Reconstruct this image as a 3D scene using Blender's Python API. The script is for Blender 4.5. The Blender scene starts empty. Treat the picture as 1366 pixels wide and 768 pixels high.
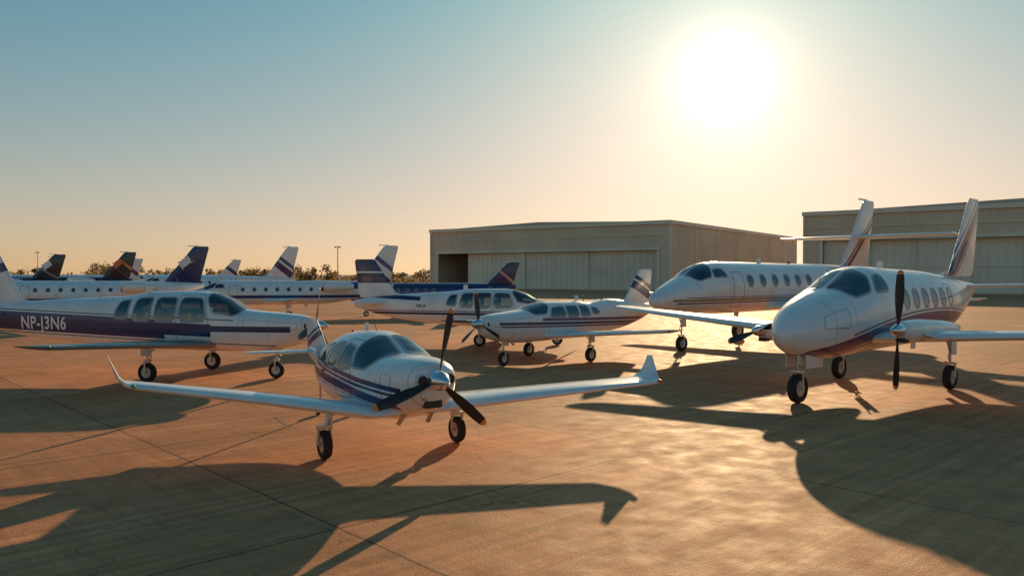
import bpy,bmesh,math,random
from mathutils import Vector,Matrix
random.seed(7)
D2R=math.radians
scene=bpy.context.scene
# ------------------------------------------------------------------ materials
def nodes_of(m):
    m.use_nodes=True
    nt=m.node_tree
    return nt, nt.nodes.get('Principled BSDF')
def mk(name,col,rough=.5,metal=0,coat=0,var=.08,scale=3.0,bump=0.0,bscale=60):
    m=bpy.data.materials.new(name); nt,p=nodes_of(m)
    tc=nt.nodes.new('ShaderNodeTexCoord'); nz=nt.nodes.new('ShaderNodeTexNoise')
    nz.inputs['Scale'].default_value=scale; nz.inputs['Detail'].default_value=5
    nt.links.new(tc.outputs['Object'],nz.inputs['Vector'])
    mr=nt.nodes.new('ShaderNodeMapRange'); mr.inputs[3].default_value=1-var; mr.inputs[4].default_value=1+var
    mr.inputs[1].default_value=.3; mr.inputs[2].default_value=.7
    nt.links.new(nz.outputs[0],mr.inputs[0])
    mx=nt.nodes.new('ShaderNodeVectorMath'); mx.operation='SCALE'
    mx.inputs[0].default_value=col[:3]; nt.links.new(mr.outputs[0],mx.inputs['Scale'])
    nt.links.new(mx.outputs[0],p.inputs['Base Color'])
    p.inputs['Roughness'].default_value=rough; p.inputs['Metallic'].default_value=metal
    p.inputs['Coat Weight'].default_value=coat
    if bump>0:
        n2=nt.nodes.new('ShaderNodeTexNoise'); n2.inputs['Scale'].default_value=bscale
        nt.links.new(tc.outputs['Object'],n2.inputs['Vector'])
        bp=nt.nodes.new('ShaderNodeBump'); bp.inputs['Strength'].default_value=bump; bp.inputs['Distance'].default_value=.02
        nt.links.new(n2.outputs[0],bp.inputs['Height']); nt.links.new(bp.outputs[0],p.inputs['Normal'])
    return m
def paint(name,base,stripes=(),lines=(),rough=.22):
    """stripes: (c0,c1,c2,lo,hi,x0,x1,color) in object space; lines: panel joints at x"""
    m=bpy.data.materials.new(name); nt,p=nodes_of(m); N=nt.nodes.new; L=nt.links.new
    tc=N('ShaderNodeTexCoord'); sp=N('ShaderNodeSeparateXYZ'); L(tc.outputs['Object'],sp.inputs[0])
    X=sp.outputs[0]; Z=sp.outputs[2]
    def M(op,a,b=None,c=None):
        n=N('ShaderNodeMath'); n.operation=op
        for i,v in enumerate((a,b,c)):
            if v is None: continue
            if isinstance(v,(int,float)): n.inputs[i].default_value=v
            else: L(v,n.inputs[i])
        return n.outputs[0]
    nz=N('ShaderNodeTexNoise'); nz.inputs['Scale'].default_value=1.7; nz.inputs['Detail'].default_value=6
    L(tc.outputs['Object'],nz.inputs['Vector'])
    col=None
    rgb=N('ShaderNodeRGB'); rgb.outputs[0].default_value=(*base,1); col=rgb.outputs[0]
    for (c0,c1,c2,lo,hi,x0,x1,cc) in stripes:
        q=M('MULTIPLY_ADD',X,c2,c1); q=M('MULTIPLY_ADD',q,X,c0); u=M('SUBTRACT',Z,q)
        k=M('MULTIPLY',M('GREATER_THAN',u,lo),M('LESS_THAN',u,hi))
        k=M('MULTIPLY',k,M('MULTIPLY',M('GREATER_THAN',X,x0),M('LESS_THAN',X,x1)))
        mx=N('ShaderNodeMix'); mx.data_type='RGBA'; L(k,mx.inputs[0]); L(col,mx.inputs[6]); mx.inputs[7].default_value=(*cc,1)
        col=mx.outputs[2]
    for x0 in lines:
        k=M('LESS_THAN',M('ABSOLUTE',M('SUBTRACT',X,x0)),.006)
        mx=N('ShaderNodeMix'); mx.data_type='RGBA'; L(M('MULTIPLY',k,.6),mx.inputs[0]); L(col,mx.inputs[6]); mx.inputs[7].default_value=(.08,.08,.09,1)
        col=mx.outputs[2]
    g=N('ShaderNodeMapRange'); g.inputs[1].default_value=.35; g.inputs[2].default_value=.7; g.inputs[3].default_value=1.0; g.inputs[4].default_value=.86
    L(nz.outputs[0],g.inputs[0])
    sc=N('ShaderNodeVectorMath'); sc.operation='SCALE'; L(col,sc.inputs[0]); L(g.outputs[0],sc.inputs['Scale'])
    geo=N('ShaderNodeNewGeometry')
    mx=N('ShaderNodeMix'); mx.data_type='RGBA'; L(geo.outputs['Backfacing'],mx.inputs[0]); L(sc.outputs[0],mx.inputs[6]); mx.inputs[7].default_value=(.22,.2,.18,1)
    L(mx.outputs[2],p.inputs['Base Color'])
    r=N('ShaderNodeMapRange'); r.inputs[3].default_value=rough; r.inputs[4].default_value=rough+.18; L(nz.outputs[0],r.inputs[0])
    L(r.outputs[0],p.inputs['Roughness']); p.inputs['Coat Weight'].default_value=.5; p.inputs['Coat Roughness'].default_value=.06
    return m
def fs(xc,zc,sl,lo,hi,col): return (zc-sl*xc,sl,0,lo,hi,-30,30,col)
WHITE=(.84,.84,.82); NAVY=(.015,.025,.11); PURP=(.05,.032,.15); RED=(.16,.05,.10); GOLD=(.40,.27,.13); MAUVE=(.16,.10,.20)
m_white=paint('white_paint',WHITE)
m_alu=mk('aluminium',(.6,.6,.6),.35,.9)
m_rub=mk('tyre_rubber',(.018,.018,.018),.8,bump=.3)
m_hub=mk('wheel_hub',(.5,.5,.5),.4,.7)
m_black=mk('black_blade',(.018,.016,.015),.4)
m_orange=mk('tip_orange',(.8,.25,.03),.4)
m_dark=mk('dark_trim',(.03,.03,.03),.5)
m_chrome=mk('chrome_spinner',(.75,.75,.77),.15,.9)
m_seat=mk('seat_leather',(.10,.07,.05),.6)
m_frame=mk('window_frame',(.35,.35,.36),.4)
m_redl=mk('nav_red',(.7,.03,.02),.2); m_grnl=mk('nav_green',(.02,.3,.08),.2)
def glass(name,tint,refl=.12):
    m=bpy.data.materials.new(name); m.use_nodes=True; nt=m.node_tree; nt.nodes.clear(); N=nt.nodes.new
    o=N('ShaderNodeOutputMaterial'); t=N('ShaderNodeBsdfTransparent'); t.inputs[0].default_value=(*tint,1)
    g=N('ShaderNodeBsdfGlossy'); g.inputs['Roughness'].default_value=.03; g.inputs[0].default_value=(.9,.95,1,1)
    f=N('ShaderNodeFresnel'); f.inputs[0].default_value=1.5
    a=N('ShaderNodeMath'); a.inputs[1].default_value=refl; nt.links.new(f.outputs[0],a.inputs[0])
    x=N('ShaderNodeMixShader'); nt.links.new(a.outputs[0],x.inputs[0]); nt.links.new(t.outputs[0],x.inputs[1]); nt.links.new(g.outputs[0],x.inputs[2])
    nt.links.new(x.outputs[0],o.inputs[0]); return m
m_glass=glass('cabin_glass',(.38,.47,.42),.10)
m_glassb=glass('bronze_glass',(.48,.32,.22),.10)
m_opq=mk('dark_glass',(.02,.025,.03),.06,0,.5)
# ------------------------------------------------------------------ mesh kit
def sgnpow(v,e): return math.copysign(abs(v)**e,v)
class Bld:
    def __init__(s,mats): s.bm=bmesh.new(); s.mats=mats
    def face(s,vs,mi=0):
        try: f=s.bm.faces.new(vs); f.material_index=mi; return f
        except ValueError: return None
    def loft(s,rings,mi=0,closed=True,cap=(True,True)):
        R=[[s.bm.verts.new(p) for p in r] for r in rings]; n=len(R[0])
        for a,b in zip(R,R[1:]):
            for i in range(n if closed else n-1):
                j=(i+1)%n; s.face((a[i],a[j],b[j],b[i]),mi)
        if cap[0]: s.face(R[0][::-1],mi)
        if cap[1]: s.face(R[-1],mi)
        return R
    def lathe(s,c,axis,prof,mi=0,seg=24,cap=(True,True)):
        c=Vector(c); ax=Vector(axis).normalized(); u=ax.orthogonal().normalized(); v=ax.cross(u)
        s.loft([[c+ax*a+(u*math.cos(2*math.pi*k/seg)+v*math.sin(2*math.pi*k/seg))*r for k in range(seg)] for a,r in prof],mi,cap=cap)
    def tube(s,p1,p2,r1,r2=None,mi=0,seg=10):
        p1=Vector(p1);p2=Vector(p2); r2=r1 if r2 is None else r2
        s.lathe(p1,p2-p1,[(0,r1),((p2-p1).length,r2)],mi,seg)
    def box(s,c,sz,mi=0,rot=None,bev=0):
        M=Matrix.Translation(c)@(rot.to_4x4() if rot else Matrix())@Matrix.Diagonal((*sz,1))
        r=bmesh.ops.create_cube(s.bm,size=1,matrix=M)
        fs_=set(f for v in r['verts'] for f in v.link_faces)
        for f in fs_: f.material_index=mi
        if bev>0:
            es=list(set(e for v in r['verts'] for e in v.link_edges))
            rr=bmesh.ops.bevel(s.bm,geom=es,offset=bev,segments=2,affect='EDGES',profile=.6)
            for f in rr['faces']: f.material_index=mi
    def done(s,name,parent=None,smooth=True,sharp=38,recalc=True):
        if recalc: bmesh.ops.recalc_face_normals(s.bm,faces=s.bm.faces)
        for f in s.bm.faces: f.smooth=smooth
        if smooth:
            a=D2R(sharp)
            for e in s.bm.edges:
                if len(e.link_faces)==2 and e.calc_face_angle(0)>a: e.smooth=False
        me=bpy.data.meshes.new(name); s.bm.to_mesh(me); s.bm.free()
        for m in s.mats: me.materials.append(m)
        o=bpy.data.objects.new(name,me); scene.collection.objects.link(o)
        if parent: o.parent=parent
        return o
def pchip(xs,ys):
    n=len(xs); h=[xs[i+1]-xs[i] for i in range(n-1)]; d=[(ys[i+1]-ys[i])/h[i] for i in range(n-1)]
    m=[d[0]]+[0]*(n-2)+[d[-1]]
    for i in range(1,n-1):
        if d[i-1]*d[i]>0:
            w1=2*h[i]+h[i-1]; w2=h[i]+2*h[i-1]; m[i]=(w1+w2)/(w1/d[i-1]+w2/d[i])
    def f(x):
        x=max(xs[0],min(xs[-1],x)); i=0
        while i<n-2 and x>xs[i+1]: i+=1
        t=(x-xs[i])/h[i]
        return (ys[i]*(1+2*t)*(1-t)**2+h[i]*m[i]*t*(1-t)**2+ys[i+1]*t*t*(3-2*t)+h[i]*m[i+1]*t*t*(t-1))
    return f
class Fus:
    def __init__(s,secs):
        secs=sorted(secs); s.xs=[q[0] for q in secs]
        s.f=[pchip(s.xs,[q[k] for q in secs]) for k in range(1,6)]; s.R=max(q[2] for q in secs)
        s.cache={}
    def at(s,x):
        k=round(x,4)
        if k not in s.cache: s.cache[k]=[f(x) for f in s.f]
        return s.cache[k]
    def raw(s,x,a):
        zc,w,hu,hd,n=s.at(x); c=math.cos(a); t=math.sin(a)
        return Vector((x,w*sgnpow(c,2/n),zc+(hu if t>=0 else hd)*sgnpow(t,2/n)))
    def pt(s,x,a,off=0):
        p=s.raw(x,a)
        if off==0: return p
        dx=s.raw(x+.01,a)-s.raw(x-.01,a); da=s.raw(x,a+.02)-s.raw(x,a-.02)
        nn=dx.cross(da)
        if nn.length<1e-9: return p
        nn.normalize()
        zc=s.at(x)[0]
        if nn.dot(Vector((0,p.y,p.z-zc)))<0: nn=-nn
        return p+nn*off
    def ang(s,x,z):
        zc,w,hu,hd,n=s.at(x); q=z-zc; h=hu if q>=0 else hd
        return math.copysign(math.asin(min(1,(abs(q)/h))**(n/2)),q)
def outline(fus,w):
    P=[(x,(D2R(v) if w['k']=='a' else fus.ang(x,v))*fus.R) for x,v in w['p']]
    cut=w.get('r',.13)
    for it in range(3):
        Q=[]
        for i in range(len(P)):
            a=P[i]; b=P[(i+1)%len(P)]; c=cut if it==0 else .25
            Q.append((a[0]+(b[0]-a[0])*c,a[1]+(b[1]-a[1])*c)); Q.append((b[0]+(a[0]-b[0])*c,b[1]+(a[1]-b[1])*c))
        P=Q
        if it==0:
            R=[]
            for i in range(len(P)):
                a=P[i]; b=P[(i+1)%len(P)]; l=math.hypot(b[0]-a[0],b[1]-a[1]); R.append(a)
                pl=math.hypot(P[i-1][0]-a[0],P[i-1][1]-a[1])
                if i%2==0:
                    t=min(.3,pl*.6/max(l,1e-6))
                    R.append((a[0]+(b[0]-a[0])*t,a[1]+(b[1]-a[1])*t)); R.append((b[0]+(a[0]-b[0])*t,b[1]+(a[1]-b[1])*t))
            P=R
    Q=[]
    for i in range(len(P)):
        a=P[i]; b=P[(i+1)%len(P)]; l=math.hypot(b[0]-a[0],b[1]-a[1]); k=max(1,int(l/.06))
        for j in range(k): Q.append((a[0]+(b[0]-a[0])*j/k,a[1]+(b[1]-a[1])*j/k))
    A=sum(Q[i][0]*Q[(i+1)%len(Q)][1]-Q[(i+1)%len(Q)][0]*Q[i][1] for i in range(len(Q)))
    if A<0: Q.reverse()
    return Q
def inside(P,x,y):
    c=False; n=len(P)
    for i in range(n):
        x1,y1=P[i]; x2,y2=P[i-1]
        if (y1>y)!=(y2>y) and x<(x2-x1)*(y-y1)/(y2-y1)+x1: c=not c
    return c
def offs(P,d):
    n=len(P); Q=[]
    for i in range(n):
        a=P[i-1]; b=P[(i+1)%n]; tx=b[0]-a[0]; ty=b[1]-a[1]; l=math.hypot(tx,ty) or 1
        Q.append((P[i][0]+ty/l*d,P[i][1]-tx/l*d))
    return Q
def fuselage(fus,wins,mat,parent,holes=True,seg=96,step=.04,glassmat=None,fw=.022,framemat=None):
    b=Bld([mat]); x0,x1=fus.xs[0],fus.xs[-1]; R=fus.R
    xs=[];x=x0
    while x<x1:
        xs.append(x); dd=min(x-x0,x1-x); x+=step if dd>.3 else (.012 if dd<.08 else .025)
    xs.append(x1)
    outs=[(w,outline(fus,w)) for w in wins]
    rings=b.loft([[fus.raw(x,2*math.pi*k/seg) for k in range(seg)] for x in xs])
    if holes:
        kill=[]
        bb=[(w,P,min(p[0] for p in P),max(p[0] for p in P)) for w,P in outs]
        for i in range(len(xs)-1):
            xm=(xs[i]+xs[i+1])/2
            act=[t for t in bb if t[2]<xm<t[3]]
            if not act: continue
            for k in range(seg):
                a=2*math.pi*(k+.5)/seg; side=1 if math.cos(a)>=0 else -1
                aa=a if side>0 else math.pi-a
                if aa>math.pi: aa-=2*math.pi
                for w,P,_,_ in act:
                    if side in w.get('s',(1,-1)) and inside(P,xm,aa*R):
                        va=rings[i][k]; vb=rings[i+1][(k+1)%seg]
                        for f in va.link_faces:
                            if vb in f.verts: kill.append(f)
                        break
        bmesh.ops.recalc_face_normals(b.bm,faces=b.bm.faces)
        bmesh.ops.delete(b.bm,geom=list(set(kill)),context='FACES_ONLY')
    o=b.done('fuselage',parent,sharp=60,recalc=not holes)
    g=Bld([glassmat or (m_glass if holes else m_opq)]); fr=Bld([framemat or m_frame])
    for w,P in outs:
        cx=sum(p[0] for p in P)/len(P); cy=sum(p[1] for p in P)/len(P)
        for side in w.get('s',(1,-1)):
            def S(p,off):
                a=p[1]/R
                if side<0: a=math.pi-a
                return fus.pt(p[0],a,off)
            K=6
            rr=[[S((cx+(p[0]-cx)*k/K,cy+(p[1]-cy)*k/K),.004) for p in P] for k in range(K,0,-1)]
            rg=g.loft(rr,0,cap=(False,False)); c=g.bm.verts.new(S((cx,cy),.004))
            for i in range(len(P)): g.face((rg[-1][i],rg[-1][(i+1)%len(P)],c))
            Pi=offs(P,-fw); Po=offs(P,fw)
            fr.loft([[S(p,-.01) for p in Pi],[S(p,.009) for p in Pi],[S(p,.009) for p in Po],[S(p,-.003) for p in Po]],0,cap=(False,False))
    g.done('window_glass',parent,sharp=80); fr.done('window_frames',parent)
    return o
def rim(fus,w,parent,wd=.006,name='door_seam'):
    P=outline(fus,w); b=Bld([m_dark]); R=fus.R
    for side in w.get('s',(1,-1)):
        def S(p,off):
            a=p[1]/R
            if side<0: a=math.pi-a
            return fus.pt(p[0],a,off)
        b.loft([[S(p,.003) for p in offs(P,-wd)],[S(p,.003) for p in offs(P,wd)]],0,cap=(False,False))
    b.done(name,parent)
AF=[1,.85,.65,.45,.28,.15,.07,.025,.006,0]
def prof(c): return 5*(.2969*math.sqrt(c)-.126*c-.3516*c*c+.2843*c**3-.1036*c**4)
def sect(st):
    x,y,z,ch,th,(dy,dz)=st
    pts=[(c,prof(c)) for c in AF]+[(c,-prof(c)*.8) for c in AF[::-1][1:]]
    return [Vector((x-c*ch,y+dy*t*ch*th,z+dz*t*ch*th)) for c,t in pts]
def wing(name,sts,parent,mats,tipmat=None):
    b=Bld(mats if isinstance(mats,list) else [mats]); 
    b.loft([sect(s) for s in sts]); 
    o=b.done(name,parent,sharp=50); return o
def wing_lines(sts,parent,fr=.76):
    b=Bld([m_dark])
    for i in range(len(sts)-1):
        a,c=sts[i],sts[i+1]
        if abs(c[1]-a[1])<.6: continue
        def P(s,f,o): 
            return Vector((s[0]-f*s[3],s[1]+s[5][0]*(prof(f)*s[3]*s[4]+o),s[2]+s[5][1]*(prof(f)*s[3]*s[4]+o)))
        q=[P(a,fr,.004),P(a,fr+.012,.004),P(c,fr+.012,.004),P(c,fr,.004)]
        b.face([b.bm.verts.new(v) for v in q])
        for t in (.05,.5,.93):
            u=[P(a,f,.004).lerp(P(c,f,.004),t) for f in (fr,.99)]; d=Vector((0,.012,0))
            b.face([b.bm.verts.new(v) for v in (u[0],u[1],u[1]+d,u[0]+d)])
    b.done('control_surface_gaps',parent,smooth=False)
def propeller(parent,c,r,n,phase,spin=(.16,.35),spinmat=None,w=1.0):
    b=Bld([m_black,m_orange]); c=Vector(c); X=Vector((1,0,0))
    fr=[.10,.16,.28,.45,.65,.82,.93,.932,.975,1.0]; ch=[.045,.06,.10,.135,.145,.13,.112,.112,.085,.03]
    for k in range(n):
        ph=D2R(phase+360*k/n); Rv=Vector((0,math.cos(ph),math.sin(ph))); T=Vector((0,-math.sin(ph),math.cos(ph)))
        rings=[]
        for f,cc in zip(fr,ch):
            tw=D2R(58-46*f); cd=T*math.cos(tw)+X*math.sin(tw); td=X*math.cos(tw)-T*math.sin(tw)
            th=.30-.22*min(1,f*1.6) if f<.3 else .12
            rings.append([c+Rv*(f*r)+cd*(math.cos(q)*cc*r*.5*w)+td*(math.sin(q)*cc*r*.5*max(th,.12)) for q in [2*math.pi*j/12 for j in range(12)]])
        b.loft(rings[:7],0,cap=(True,False)); b.loft(rings[7:],1)
    b.done('propeller_blades',parent,sharp=70)
    s=Bld([spinmat or m_chrome]); R,L=spin
    s.lathe(c-X*.10,X,[(0,R*1.0),(.1,R),(.1+L*.3,R*.93),(.1+L*.6,R*.7),(.1+L*.85,R*.38),(.1+L*.97,R*.14),(.1+L,R*.02)],0,28)
    s.done('spinner',parent,sharp=50)
def wheel(b,c,r,w):
    c=Vector(c); Y=Vector((0,1,0)); h=w/2
    b.lathe(c,Y,[(-h*.72,r*.55),(-h*.95,r*.66),(-h,r*.8),(-h*.85,r*.93),(-h*.45,r*.99),(0,r),(h*.45,r*.99),(h*.85,r*.93),(h,r*.8),(h*.95,r*.66),(h*.72,r*.55)],1,32,cap=(False,False))
    b.lathe(c,Y,[(-h*.72,r*.56),(-h*.6,r*.5),(-h*.35,r*.42),(-h*.35,r*.2),(-h*.8,r*.17),(-h*.8,r*.04)],2,24)
    b.lathe(c,Y,[(h*.72,r*.56),(h*.6,r*.5),(h*.35,r*.42),(h*.35,r*.2),(h*.8,r*.17),(h*.8,r*.04)],2,24)
def gear(b,x,y,ztop,r,w,ytop=None,xtop=None,fork=True,door=True):
    ytop=y if ytop is None else ytop; xtop=x if xtop is None else xtop
    wheel(b,(x,y,r),r,w)
    s=w/2+.03
    cz=2*r+.05
    for q in (-1,1): b.tube((x,y+q*s,r),(x,y+q*s*.9,cz),.022,.028,0)
    b.tube((x,y-s,r),(x,y+s,r),.02,.02,0)
    b.box((x,y,cz),(.09,2*s+.04,.06),0,bev=.01)
    a=Vector((x,y,cz))
    t=Vector((xtop,ytop,ztop)); m=a.lerp(t,.45)
    b.tube(a,m,.028,.028,3); b.tube(m,t,.05,.06,0)
    k=Vector((.14,0,0)); mm=a.lerp(m,.5)+k
    b.tube(a+Vector((.02,0,.02)),mm,.014,.014,0); b.tube(mm,m+Vector((.03,0,.03)),.014,.014,0)
    b.tube(m+Vector((.04,0,0)),t+Vector((.35,0,.02)),.018,.018,0)
    if door:
        q=1 if y>=0 else -1
        b.box(a.lerp(t,.62)+Vector((0,q*.09,0)),(.34,.02,(t-a).length*.62),4,bev=.006)
def finish_gear(b,parent): return b.done('landing_gear',parent,sharp=40)
def gb(): return Bld([m_alu,m_rub,m_hub,m_chrome,m_white])
def seats(parent,rows,z,w=.42):
    b=Bld([m_seat])
    for x in rows:
        for y in (-.26*w/.42,.26*w/.42):
            b.box((x,y,z),(.45,w,.16),bev=.05); b.box((x-.25,y,z+.28),(.13,w,.54),bev=.05); b.box((x-.27,y,z+.60),(.09,w*.55,.14),bev=.03)
    b.done('cabin_seats',parent)
def empty(name,loc,f):
    e=bpy.data.objects.new(name,None); scene.collection.objects.link(e); e.location=loc
    e.rotation_euler=(0,0,math.atan2(f[1],f[0])); return e
def navlight(b,p,mi): b.lathe(Vector(p)-Vector((.05,0,0)),(1,0,0),[(0,.03),(.06,.035),(.1,.02),(.11,.002)],mi,10)
def text_on(fus,s,x0,z0,size,side,mat,parent,name='registration',width=1.0,space=1.0):
    cu=bpy.data.curves.new('t','FONT'); cu.body=s; cu.size=size; cu.offset=size*.018; cu.space_character=space; to=bpy.data.objects.new('t',cu); scene.collection.objects.link(to)
    bpy.context.view_layer.update(); me=bpy.data.meshes.new_from_object(to.evaluated_get(bpy.context.evaluated_depsgraph_get()))
    bpy.data.objects.remove(to); bm=bmesh.new(); bm.from_mesh(me)
    bmesh.ops.triangulate(bm,faces=bm.faces[:])
    for i in range(1,12):
        bmesh.ops.bisect_plane(bm,geom=bm.verts[:]+bm.edges[:]+bm.faces[:],plane_co=(0,size*i*.08,0),plane_no=(0,1,0))
    for v in bm.verts:
        x=x0+(-side)*v.co.x*width; z=z0+v.co.y
        a=fus.ang(x,z); a=a if side>0 else math.pi-a
        v.co=fus.pt(x,a,.014)
    me2=bpy.data.meshes.new(name); bm.to_mesh(me2); bm.free(); me2.materials.append(mat)
    o=bpy.data.objects.new(name,me2); scene.collection.objects.link(o); o.parent=parent
def dirv(deg):
    a=D2R(deg); return (math.sin(a),-math.cos(a))

# ================================================================== AIRCRAFT A
def plane_A():
    e=empty('light_aircraft',(-2.03,13.6,0),dirv(32))
    F=Fus([(1.62,1.36,.15,.13,.15,2.1),(1.59,1.36,.27,.21,.25,2.2),(1.50,1.35,.39,.28,.37,2.3),(1.2,1.32,.54,.36,.50,2.4),(.85,1.28,.64,.41,.58,2.4),(.5,1.22,.71,.47,.60,2.4),
     (.15,1.18,.76,.64,.60,2.35),(-.2,1.15,.78,.80,.58,2.3),(-.7,1.13,.79,.87,.56,2.3),(-1.3,1.13,.77,.84,.53,2.3),(-2.0,1.15,.68,.68,.48,2.2),(-2.8,1.20,.46,.44,.38,2.1),(-3.8,1.28,.20,.22,.2,2),(-4.6,1.34,.04,.08,.08,2)])
    st=[(1.30,-.07,0,-.04,.04,-3.9,1.35,NAVY),(1.21,-.075,0,-.022,.022,-3.7,1.25,NAVY),(1.10,-.10,-.02,-.09,.05,-3.6,1.15,PURP),(.98,-.09,-.02,-.012,.012,-3.3,1.0,(.3,.32,.4)),
        (1.52,.22,0,-.02,.1,-1.9,-1.3,NAVY)]
    body=paint('paint_A',WHITE,st,lines=(.80,1.48,-1.85,-2.7))
    W=[dict(k='a',p=[(.50,86.5),(.47,40),(.36,24),(.0,20),(-.17,47),(-.24,86.5)],r=.1),
       dict(k='z',p=[(-.08,1.42),(-.26,1.77),(-.62,1.81),(-.64,1.38)]),
       dict(k='z',p=[(-.76,1.38),(-.74,1.81),(-1.12,1.80),(-1.22,1.38)]),
       dict(k='z',p=[(-1.36,1.38),(-1.28,1.77),(-1.58,1.70),(-1.86,1.40)])]
    fuselage(F,W,body,e,seg=120,step=.03)
    rim(F,dict(k='z',p=[(.02,.95),(-.16,1.86),(-.68,1.88),(-.70,.92)],r=.1),e)
    rim(F,dict(k='z',p=[(1.15,1.05),(1.15,1.42),(.9,1.45),(.9,1.05)],r=.1),e,.004,'oil_door_seam')
    U=(0,1)
    for sd,name,tx,tz,ty in ((1,'left_wing',1.55,1.00,4.65),(-1,'right_wing',-.20,1.34,4.0)):
        n=Vector((0,-sd*(tz-.8)/ty,1)).normalized(); d=(n.y,n.z)
        s=[(1.0,sd*.30,.80,1.75,.15,U),(.95,sd*.76,.80,1.55,.16,d),(.95+(tx-.95)*.5,sd*(.6+ty)/2,.80+(tz-.8)*.5,1.25,.15,d),
           (tx,sd*ty,tz,.92,.13,d),(tx-.10,sd*(ty+.10),tz+.02,.76,.11,(-sd*.3,.95)),(tx-.26,sd*(ty+.19),tz+.12,.50,.10,(-sd*.85,.5)),(tx-.40,sd*(ty+.25),tz+.28,.30,.09,(-sd*.95,.3)),(tx-.54,sd*(ty+.31),tz+.44,.14,.09,(-sd*.95,.3))]
        wing(name,s,e,m_white); wing_lines(s[1:4],e)
        b=Bld([m_redl,m_grnl]); navlight(b,(tx-.02,sd*(ty+.02),tz+.02),0 if sd>0 else 1); b.done('wingtip_light',e)
    for sd in (1,-1):
        wing('tailplane',[(-3.85,sd*.03,1.36,.75,.1,U),(-4.1,sd*1.35,1.38,.5,.09,U),(-4.18,sd*1.45,1.38,.38,.07,U)],e,m_white)
    fin=paint('fin_A',WHITE,[fs(-4,1.75,.35,-.12,.02,NAVY),fs(-4,1.75,.35,.07,.13,PURP)])
    wing('tail_fin',[(-2.8,0,1.40,1.9,.05,(1,0)),(-3.45,0,1.52,1.25,.08,(1,0)),(-4.0,0,2.0,.75,.08,(1,0)),(-4.08,0,2.06,.62,.05,(1,0))],e,fin)
    propeller(e,(1.70,0,1.38),1.12,3,-42,(.16,.32),m_chrome,w=1.05)
    g=gb()
    for sd in (1,-1):
        gear(g,.02,sd*1.22,.85,.235,.15,ytop=sd*1.05,xtop=.0,door=False)
        g.box((.0,sd*1.14,.72),(.30,.03,.34),4,bev=.01)
    wheel(g,(-4.0,0,.1),.1,.07); g.tube((-4.0,0.05,.1),(-3.8,0,1.2),.02,.03,0); 
    g.done('landing_gear',e)
    b=Bld([m_dark,m_alu,m_white,m_redl])
    for sd in (1,-1):
        b.lathe((1.585,sd*.23,1.38),(1,0,0),[(0,.09),(.035,.087),(.037,.07)],0,20)
        b.lathe((1.59,sd*.23,1.38),(1,0,0),[(0,.10),(.05,.097),(.05,.082),(0,.082)],1,20,cap=(False,False))
        b.tube((1.0,sd*.24,.78),(.80,sd*.26,.60),.038,.038,1)
    b.box((1.46,0,1.00),(.2,.30,.13),0,bev=.03)
    b.lathe((1.50,-.17,1.12),(1,0,-.1),[(0,.055),(.08,.055),(.09,.02)],1,16)
    b.box((-1.2,0,2.04),(.16,.015,.16),2,bev=.005)
    b.tube((-.7,0,1.97),(-.95,0,2.26),.006,.003,0,6)
    b.lathe((-1.9,0,1.83),(0,0,1),[(0,.045),(.07,.045),(.11,.02),(.12,.002)],3,14)
    b.tube((.6,-2.2,.86),(1.25,-2.2,.84),.01,.008,1,6)
    b.box((.35,0,1.55),(.45,1.0,.06),0,bev=.02)
    b.box((-1,0,.95),(2.6,1.1,.03),0)
    b.done('fittings',e)
    seats(e,(-.45,-1.2),1.12,.44)
plane_A()

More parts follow.
